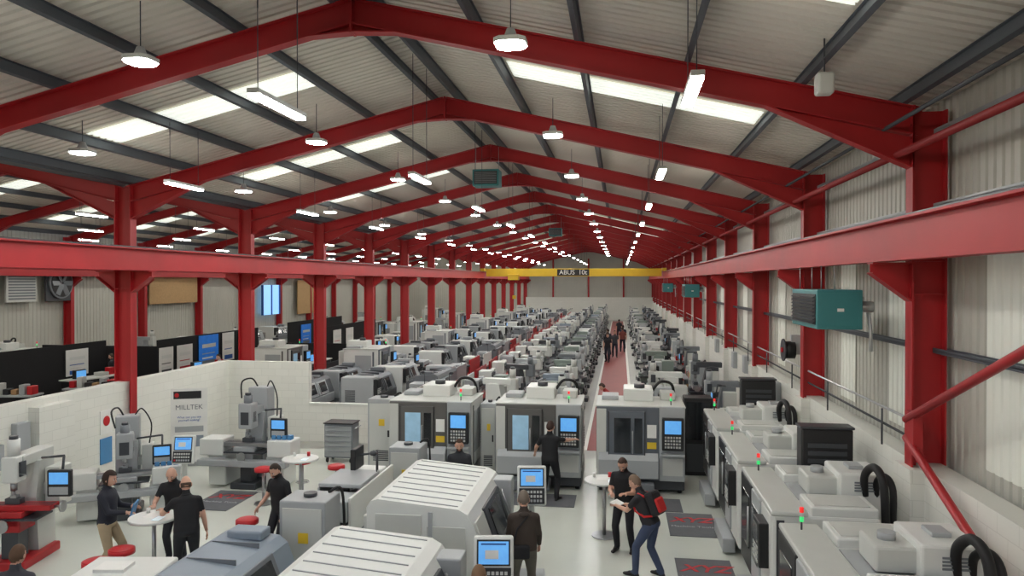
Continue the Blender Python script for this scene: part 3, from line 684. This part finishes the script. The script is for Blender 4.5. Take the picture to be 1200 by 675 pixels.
b=B(); b.box(-.45,.45,-.01,.01,.1,2.05,PAPER); b.box(-.47,.47,-.08,.08,0,.1,STEEL,.02); b.box(-.38,.3,-.016,-.01,1.78,1.98,BLACK); b.ell((-.3,-.015,1.88),(.06,.004,.06),REDP); b.box(-.35,.35,-.016,-.01,.9,1.05,LGREY); b.box(-.35,.35,-.016,-.01,.5,.8,BGREY)
bn=put(b.mesh('banner'),'roller_banner',-11.3,18.2,25); text('MILLTEK','banner_lettering',.18,MGREY,(0,-.014,1.55),(math.pi/2,0,0),bn); text('What can you see\nyourself making?','banner_small_lettering',.08,BLUEM,(0,-.014,1.25),(math.pi/2,0,0),bn)
b=B(); b.box(-12.0,-11.85,13.15,13.5,1.35,2.05,LGREY,.02); b.box(-12.0,-11.9,12.5,12.9,1.2,1.7,LGREY,.02); b.cyl((-11.92,13.3,.2),(-11.92,13.3,1.35),.02,BLACK); b.cyl((-11.92,12.7,1.7),(-11.92,12.7,2.4),.02,OFFW)
put(b.mesh('eb'),'wall_electrical_boxes')
b=B(); b.box(-12.0,-11.98,15.7,16.1,1.3,1.85,PAPER); b.ell((-11.97,15.9,1.6),(.005,.12,.12),REDP); b.box(-12.0,-11.98,15.7,16.1,.6,1.2,BIN); put(b.mesh('pp'),'wall_safety_signs')
b=B(); b.box(-.1,.1,-.1,.1,0,.26,OFFW,.03); b.cyl((0,0,.26),(0,0,.7),.01,DGREY,seg=6); put(b.mesh('spk'),'ceiling_wifi_unit',2.45,9.5,0,7.15)

# ------------------------------------------------------------------ people
def ik(a,t,l1,l2,pole):
    a=V(a);t=V(t);d=t-a;L=d.length
    if L>(l1+l2)*.995: L=(l1+l2)*.995; d=d.normalized()*L; t=a+d
    dn=d.normalized(); x=(l1*l1-l2*l2+L*L)/(2*L); h=math.sqrt(max(0,l1*l1-x*x))
    p=V(pole); p=(p-dn*p.dot(dn)).normalized()
    return a+dn*x+p*h, t
_pm={}
def pm(rgb,r=.8,n='cloth'):
    if (rgb,n) not in _pm: _pm[(rgb,n)]=M(n,rgb,r,var=.12,scale=9)
    return _pm[(rgb,n)]
EYEW=M('eye_white',(225,220,215),.3,var=0); EYED=M('eye_dark',(35,25,20),.2,var=0); LIP=M('lip',(165,95,85),.6)
SHOE=M('shoe_black',(28,26,26),.6)
def hand(b,w,d,n,side,skin,curl=.35):
    d=V(d).normalized(); n=V(n); n=(n-d*n.dot(d)).normalized(); s=d.cross(n).normalized()*side
    c=w+d*.045
    X=Matrix.Translation(c)@Matrix((s,d,n)).transposed().to_4x4()
    b.box(-.038,.038,-.05,.045,-.013,.013,skin,.012,X)
    for i,(o,L) in enumerate(((.029,.068),(.010,.078),(-.010,.072),(-.029,.056))):
        p=c+s*o+d*.042; pts=[p]; dd=d.copy(); 
        for k,f in enumerate((.45,.32,.23)):
            dd=(dd*math.cos(curl)+n*math.sin(curl)).normalized() if k else (dd*math.cos(curl*.7)+n*math.sin(curl*.7)).normalized()
            p=p+dd*L*f; pts.append(p)
        b.tube(pts,[.0088,.0085,.0078,.006],skin,seg=6)
    p=c+s*.034-d*.025; q=p+s*.03+d*.025+n*.008; r=q+d*.03+n*.01+s*.005
    b.tube([p,q,r],[.012,.0105,.008],skin,seg=6)
def person(name,x,y,face,h=1.78,top=(28,28,32),trous=(35,35,40),skin=(205,160,138),hair=(60,45,35),hstyle='short',beard=False,lean=0,
           lh=(-.27,.08,.80),rh=(.27,.08,.80),lf=(-.12,0),rf=(.12,0),sleeve='short',hp=10,ht=0,shoe=SHOE,twist=0,build=1.0,extras=None,seat=None,pback=0):
    s=h/1.78; TOP=pm(top);TRO=pm(trous,.85,'trousers');SK=pm(skin,.5,'skin');HA=pm(hair,.8,'hair')
    pz=.93 if seat is None else seat+.1
    P=V((0,-pback,pz)); a=math.radians(lean); D=V((0,math.sin(a),math.cos(a))); F=V((0,math.cos(a),-math.sin(a))); Xx=V((1,0,0))
    if twist:
        R=Matrix.Rotation(math.radians(twist),3,D); Xx=R@Xx; F=R@F
    b=B(); sec=[(-.11,.13,.10),(-.06,.178*build,.125*build),(.0,.182*build,.13*build),(.08,.175*build,.128*build),(.16,.168*build,.124*build),(.26,.172*build,.126*build),(.36,.188,.124),(.42,.192,.112),(.46,.172,.098),(.49,.125,.082),(.52,.08,.068),(.55,.062,.062),(.61,.058,.06)]
    vs=[];n=20
    for t,w,d in sec:
        k=max(0,min(1,t/.35)); ax=(V((1,0,0))*(1-k)+Xx*k).normalized(); ay=(V((0,math.cos(a),-math.sin(a)))*(1-k)+F*k).normalized()
        for i in range(n):
            th=2*math.pi*i/n; c,sn=math.cos(th),math.sin(th)
            c=math.copysign(abs(c)**.85,c); sn=math.copysign(abs(sn)**.85,sn)
            vs.append(P+D*t+ax*c*w+ay*sn*d+F*(.015 if .05<t<.45 else 0))
    fs=[]
    for j in range(len(sec)-1):
        for i in range(n): fs.append((j*n+i,j*n+(i+1)%n,(j+1)*n+(i+1)%n,(j+1)*n+i))
    fs+= [tuple(range(n-1,-1,-1)),tuple(range((len(sec)-1)*n,len(sec)*n))]
    b.add(vs,fs,TOP)
    segs=[]
    def chain(p,q,r0,r1,mid=None):
        if mid: m=p+(q-p)*.35; b.cyl(p,m,r0,TOP,r1=mid,seg=14); b.cyl(m,q,mid,TOP,r1=r1,seg=14); b.ell(m,mid,TOP)
        else: b.cyl(p,q,r0,TOP,r1=r1,seg=14)
        b.ell(p,r0,TOP); b.ell(q,r1,TOP)
    wr=[]
    for sg,tg in((-1,lh),(1,rh)):
        S=P+D*.43+Xx*sg*.178
        E,T=ik(S,V(tg),.28,.26,V((sg*.5,-.8,-.6)))
        b.cyl(P+D*.45+Xx*sg*.08,S+D*.005,.06,TOP,r1=.058,seg=14)
        chain(S,E,.062,.045,.055); lr=.038 if sleeve=='short' else .046
        chain(E,T,lr+.004,.029 if sleeve=='short' else .036,lr+.003)
        segs.append((S,E,'ua',.05)); segs.append((E,T,'fa',.035)); wr.append((sg,T,(T-E).normalized()))
    for sg,ft in((-1,lf),(1,rf)):
        Hh=P+V((sg*.092,0,-.05)); A=V((ft[0],ft[1],.09+(ft[2] if len(ft)>2 else 0)))
        K,A=ik(Hh,A,.43,.42,V((sg*.1,1,.05)))
        chain(Hh,K,.096*build,.067,.09*build); chain(K,A,.068,.054,.068)
        segs.append((Hh,K,'leg',.08)); segs.append((K,A,'leg',.06))
        toe=A+V((sg*.03,.17,-.055)); heel=A+V((0,-.045,-.055))
        b.ell(heel+V((0,.02,.0)),(.038,.05,.035),TOP); b.cyl(heel+V((0,.02,0)),toe,.036,TOP,r1=.034,seg=12); b.ell(toe,(.045,.06,.03),TOP); b.ell((heel+toe)/2+V((0,0,.025)),(.042,.09,.04),TOP)
        segs.append((heel,toe,'foot',.04))
    segs.append((P-D*.14,P-D*.06,'hip',.14)); segs.append((P+D*.0,P+D*.46,'torso',.14)); segs.append((P+D*.535,P+D*.65,'neck',.05))
    me=b.mesh('tmp'); ob=bpy.data.objects.new('tmp',me); bpy.context.scene.collection.objects.link(ob)
    md=ob.modifiers.new('r','REMESH'); md.mode='VOXEL'; md.voxel_size=.017
    md=ob.modifiers.new('s','SMOOTH'); md.factor=.5; md.iterations=5
    dg=bpy.context.evaluated_depsgraph_get(); ev=ob.evaluated_get(dg); m2=ev.to_mesh()
    vs=[v.co.copy() for v in m2.vertices]; groups={}
    zb=min(v.z for v in vs)
    for p in m2.polygons:
        c=p.center; best=None;bd=1e9
        for A1,B1,k,r in segs:
            dd=B1-A1; t=max(0,min(1,(c-A1).dot(dd)/dd.length_squared)); q=(c-(A1+dd*t)).length/r
            if q<bd: bd=q;best=(k,t)
        k,t=best
        if k in('leg','hip'): mt=TRO
        elif k=='foot': mt=shoe
        elif k=='torso': mt=TOP
        elif k=='neck': mt=SK
        elif k=='ua': mt=TOP if (sleeve=='long' or t<.68) else SK
        else: mt=TOP if (sleeve=='long' and t<.97) else SK
        groups.setdefault(mt.name,(mt,[]))[1].append(list(p.vertices))
    ev.to_mesh_clear(); bpy.data.objects.remove(ob); bpy.data.meshes.remove(me)
    f=B()
    f.v+=[tuple(v) for v in vs]
    for mt,fl in groups.values():
        k=f.mi(mt)
        for q in fl: f.f.append(q); f.m.append(k); f.s.append(True)
    for sg,T,d in wr: hand(f,T,d,V((-sg*.8,.1,-.5)) if d.z<-.5 else V((0,0,-1)),-sg,SK,.4)
    f.tube([P+D*.525+Xx*.066*math.cos(t)+F*.066*math.sin(t) for t in [i*math.pi/6 for i in range(13)]],.013,TOP,seg=6)
    hc=P+D*.565
    R=Matrix.Rotation(math.radians(ht+twist),4,'Z')@Matrix.Rotation(-math.radians(hp)-a*.6,4,'X')
    X=Matrix.Translation(hc)@R@Matrix.Translation((0,.022,.12))@Matrix.Scale(1.06,4)
    def sh(d,p):
        p=p.copy()
        if d.z<0: p.x*=1-.28*(-d.z)**1.6; 
        if d.z<-.1 and d.y>0: p.y*=1+.05*(-d.z)
        if d.z<-.2 and d.y<0: p.y*=1-.35*(-d.z)
        return p
    f.ell((0,0,0),(.077,.098,.122),SK,seg=22,rings=16,X=X,fn=sh)
    f.prism([(.088,.01),(.098,.005),(.12,-.03),(.115,-.04),(.085,-.04)],'x',-.012,.012,SK,X)
    for q in(-1,1):
        f.ell((q*.032,.083,.005),(.015,.01,.009),EYEW,8,6,X); f.ell((q*.032,.092,.005),(.007,.004,.007),EYED,8,5,X)
        f.box(q*.032-.017,q*.032+.017,.086,.096,.022,.029,HA,.003,X); f.ell((q*.078,-.005,-.01),(.01,.02,.032),SK,8,6,X)
    f.box(-.024,.024,.084,.1,-.07,-.06,LIP,.004,X)
    def cap(cond,sc,mt):
        seg,rg=28,22; vv=[];ff=[]
        for j in range(rg+1):
            ph=math.pi*j/rg
            for i in range(seg):
                th=2*math.pi*i/seg; d=V((math.sin(ph)*math.cos(th),math.sin(ph)*math.sin(th),math.cos(ph))); vv.append(sh(d,V((d.x*.077*sc,d.y*.098*sc,d.z*.122*sc))))
        for j in range(rg):
            for i in range(seg):
                ph=math.pi*(j+.5)/rg; th=2*math.pi*(i+.5)/seg; d=V((math.sin(ph)*math.cos(th),math.sin(ph)*math.sin(th),math.cos(ph)))
                if cond(d): ff.append((j*seg+i,j*seg+(i+1)%seg,(j+1)*seg+(i+1)%seg,(j+1)*seg+i))
        f.add(vv,ff,mt,True,X)
    if hstyle=='short': cap(lambda d: d.z>.62 or (d.y<.05 and d.z>-.1+d.y*.5-.0) or (d.y<.45 and d.z>.35),1.08,HA)
    if hstyle=='long': cap(lambda d: d.z>.58 or (d.y<.2 and d.z>-.8),1.15,HA)
    if hstyle=='bald': cap(lambda d: d.y<0 and -.45<d.z<.15,1.025,HA)
    if beard: cap(lambda d: d.z<-.3 and d.y>-.15 and not(abs(d.x)<.3 and -.62<d.z<-.45 and d.y>.5),1.05,HA)
    if extras: extras(f,P,D,F,Xx,TOP,wr)
    me=f.mesh(name)
    return put(me,name,x,y,face,-zb*s if seat is None else 0,s)
RB=M('backpack_red',(190,35,35),.7); BK=M('bag_black',(30,30,34),.8)
def backpack(f,P,D,F,Xx,TOP,wr):
    c=P+D*.28-F*.2
    f.obox(c,Xx,F,D,.15,.085,.2,BK,.05); f.obox(c-F*.08-D*.05,Xx,F,D,.12,.04,.12,RB,.03)
    for q in(-1,1):
        f.tube([P+D*.42+Xx*q*.1-F*.12,P+D*.50+Xx*q*.1-F*.02,P+D*.42+Xx*q*.11+F*.13,P+D*.25+Xx*q*.13+F*.135,P+D*.13+Xx*q*.18-F*.02,P+D*.1+Xx*q*.12-F*.14],.02,RB,seg=6)
def shoulderbag(f,P,D,F,Xx,TOP,wr):
    f.obox(P-D*.02-F*.19-Xx*.05,Xx,F,D,.13,.045,.1,BK,.03)
    f.tube([P-Xx*.17-F*.15+D*.05,P-Xx*.1-F*.145+D*.3,P+Xx*.05-F*.1+D*.47,P+Xx*.1+D*.51,P+Xx*.05+F*.13+D*.4,P-Xx*.12+F*.14+D*.15],.014,BK,seg=6)
    f.ell(P+D*.49-F*.07,(.085,.06,.04),TOP)
def folder(f,P,D,F,Xx,TOP,wr):
    T=wr[1][1]; f.obox(T+V((-.1,.08,.03)),(1,.2,0),(0,.3,1),(0,1,-.3),.15,.12,.012,BIN,.004)
def tablet(f,P,D,F,Xx,TOP,wr):
    T=(wr[0][1]+wr[1][1])/2; f.obox(T+V((0,.07,.02)),(1,0,0),(0,1,.3),(0,-.3,1),.12,.08,.008,PAPER,.003)
person('man_holding_folder',-8.4,11.15,-80,1.8,(34,36,48),(168,150,122),hair=(50,35,28),hstyle='long',lh=(-.2,.32,1.1),rh=(.1,.36,1.08),sleeve='long',hp=12,extras=folder,lf=(-.13,.1),rf=(.13,-.1))
person('bald_man_leaning_on_table',-7.7,12.0,195,1.78,(26,26,30),(30,32,40),hair=(60,45,38),hstyle='bald',beard=True,lean=18,lh=(-.22,.5,1.12),rh=(.2,.5,1.12),hp=15)
person('man_reaching_over_table',-6.85,10.95,35,1.8,(24,24,28),(30,32,38),hair=(80,62,50),hstyle='bald',lean=10,lh=(-.35,.45,1.15),rh=(.3,.1,.82),hp=12,build=1.08)
person('bearded_man_at_table',-5.9,12.3,160,1.78,(24,24,28),(34,34,40),hair=(48,36,28),hstyle='short',beard=True,lean=6,lh=(-.3,.22,.9),rh=(.28,.25,.95),hp=22)
person('man_behind_machine',-3.2,14.6,190,1.78,(40,42,48),hair=(70,50,38),beard=True,hp=15)
person('operator_at_control_panel',-1.55,16.45,-12,1.82,(24,24,28),(26,27,32),hair=(60,42,34),lh=(-.42,.25,.98),rh=(.42,.48,1.28),hp=8,lf=(-.15,0),rf=(.14,.03),build=1.05)
person('man_with_shoulder_bag',-1.42,10.95,10,1.8,(62,52,46),(96,92,84),hair=(110,98,88),sleeve='long',lh=(-.24,.2,.85),rh=(.24,.22,.88),hp=18,extras=shoulderbag,build=1.1)
person('man_in_polo_looking_down',.08,13.6,165,1.8,(22,22,26),(30,30,36),hair=(62,44,34),beard=True,lean=6,lh=(-.1,.34,1.12),rh=(.14,.34,1.1),hp=28,lf=(-.14,0),rf=(.12,.05))
person('man_with_red_backpack',.42,12.45,60,1.76,(38,38,42),(62,74,100),hair=(120,100,84),hstyle='short',lean=24,lh=(-.1,.5,1.12),rh=(.12,.47,1.1),hp=12,extras=lambda *a:(backpack(*a),tablet(*a)),lf=(-.13,.12),rf=(.14,-.22),pback=.1)
person('visitor_at_turning_center',-1.56,8.12,10,1.74,(60,56,60),hair=(120,92,68),hp=10)
person('visitor_in_cap',-7.2,7.95,10,1.74,(60,60,66),hair=(90,66,48),hp=10)
for i,(x,y,f,c) in enumerate(((-.8,47,0,(30,32,40)),(-.35,48.4,180,(60,60,66)),(-.8,50,30,(36,38,50)),(.15,52,0,(120,60,50)),(-.75,45.5,160,(30,30,34)),(.2,54.5,10,(40,44,60)),(-.1,63,0,(40,40,46)))):
    person('visitor_walking',x,y,f,1.76,c,(38,40,52),lf=(-.12,.14),rf=(.12,-.12),hp=5)
person('visitor_crouching',-.2,24.6,90,1.7,(150,45,45),(40,44,58),lean=35,lh=(-.15,.5,.9),rh=(.15,.5,.9))
person('exhibitor',-17.2,30,150,1.78,(220,220,222),(40,40,50),sleeve='long'); person('exhibitor',-17,33.5,100,1.78,(50,60,110),(40,40,50)); person('exhibitor',-22,29.6,100,1.78,(40,40,46),(40,40,50))

# ------------------------------------------------------------------ world & camera
w=bpy.data.worlds.new('World'); bpy.context.scene.world=w; w.use_nodes=True
nt=w.node_tree; bg=nt.nodes['Background']; sk=nt.nodes.new('ShaderNodeTexSky'); sk.sky_type='NISHITA'; sk.sun_disc=False; sk.sun_elevation=math.radians(35); sk.sun_rotation=math.radians(200)
bg.inputs['Strength'].default_value=.11; nt.links.new(sk.outputs[0],bg.inputs['Color'])
cam=bpy.data.cameras.new('Camera'); co=bpy.data.objects.new('Camera',cam); bpy.context.scene.collection.objects.link(co)
co.location=(0,0,H); co.rotation_euler=(math.radians(90-.494),0,math.radians(8.305)); cam.lens=26.1; cam.sensor_width=36; cam.clip_end=300
bpy.context.scene.camera=co
bpy.context.scene.view_settings.view_transform='Standard'
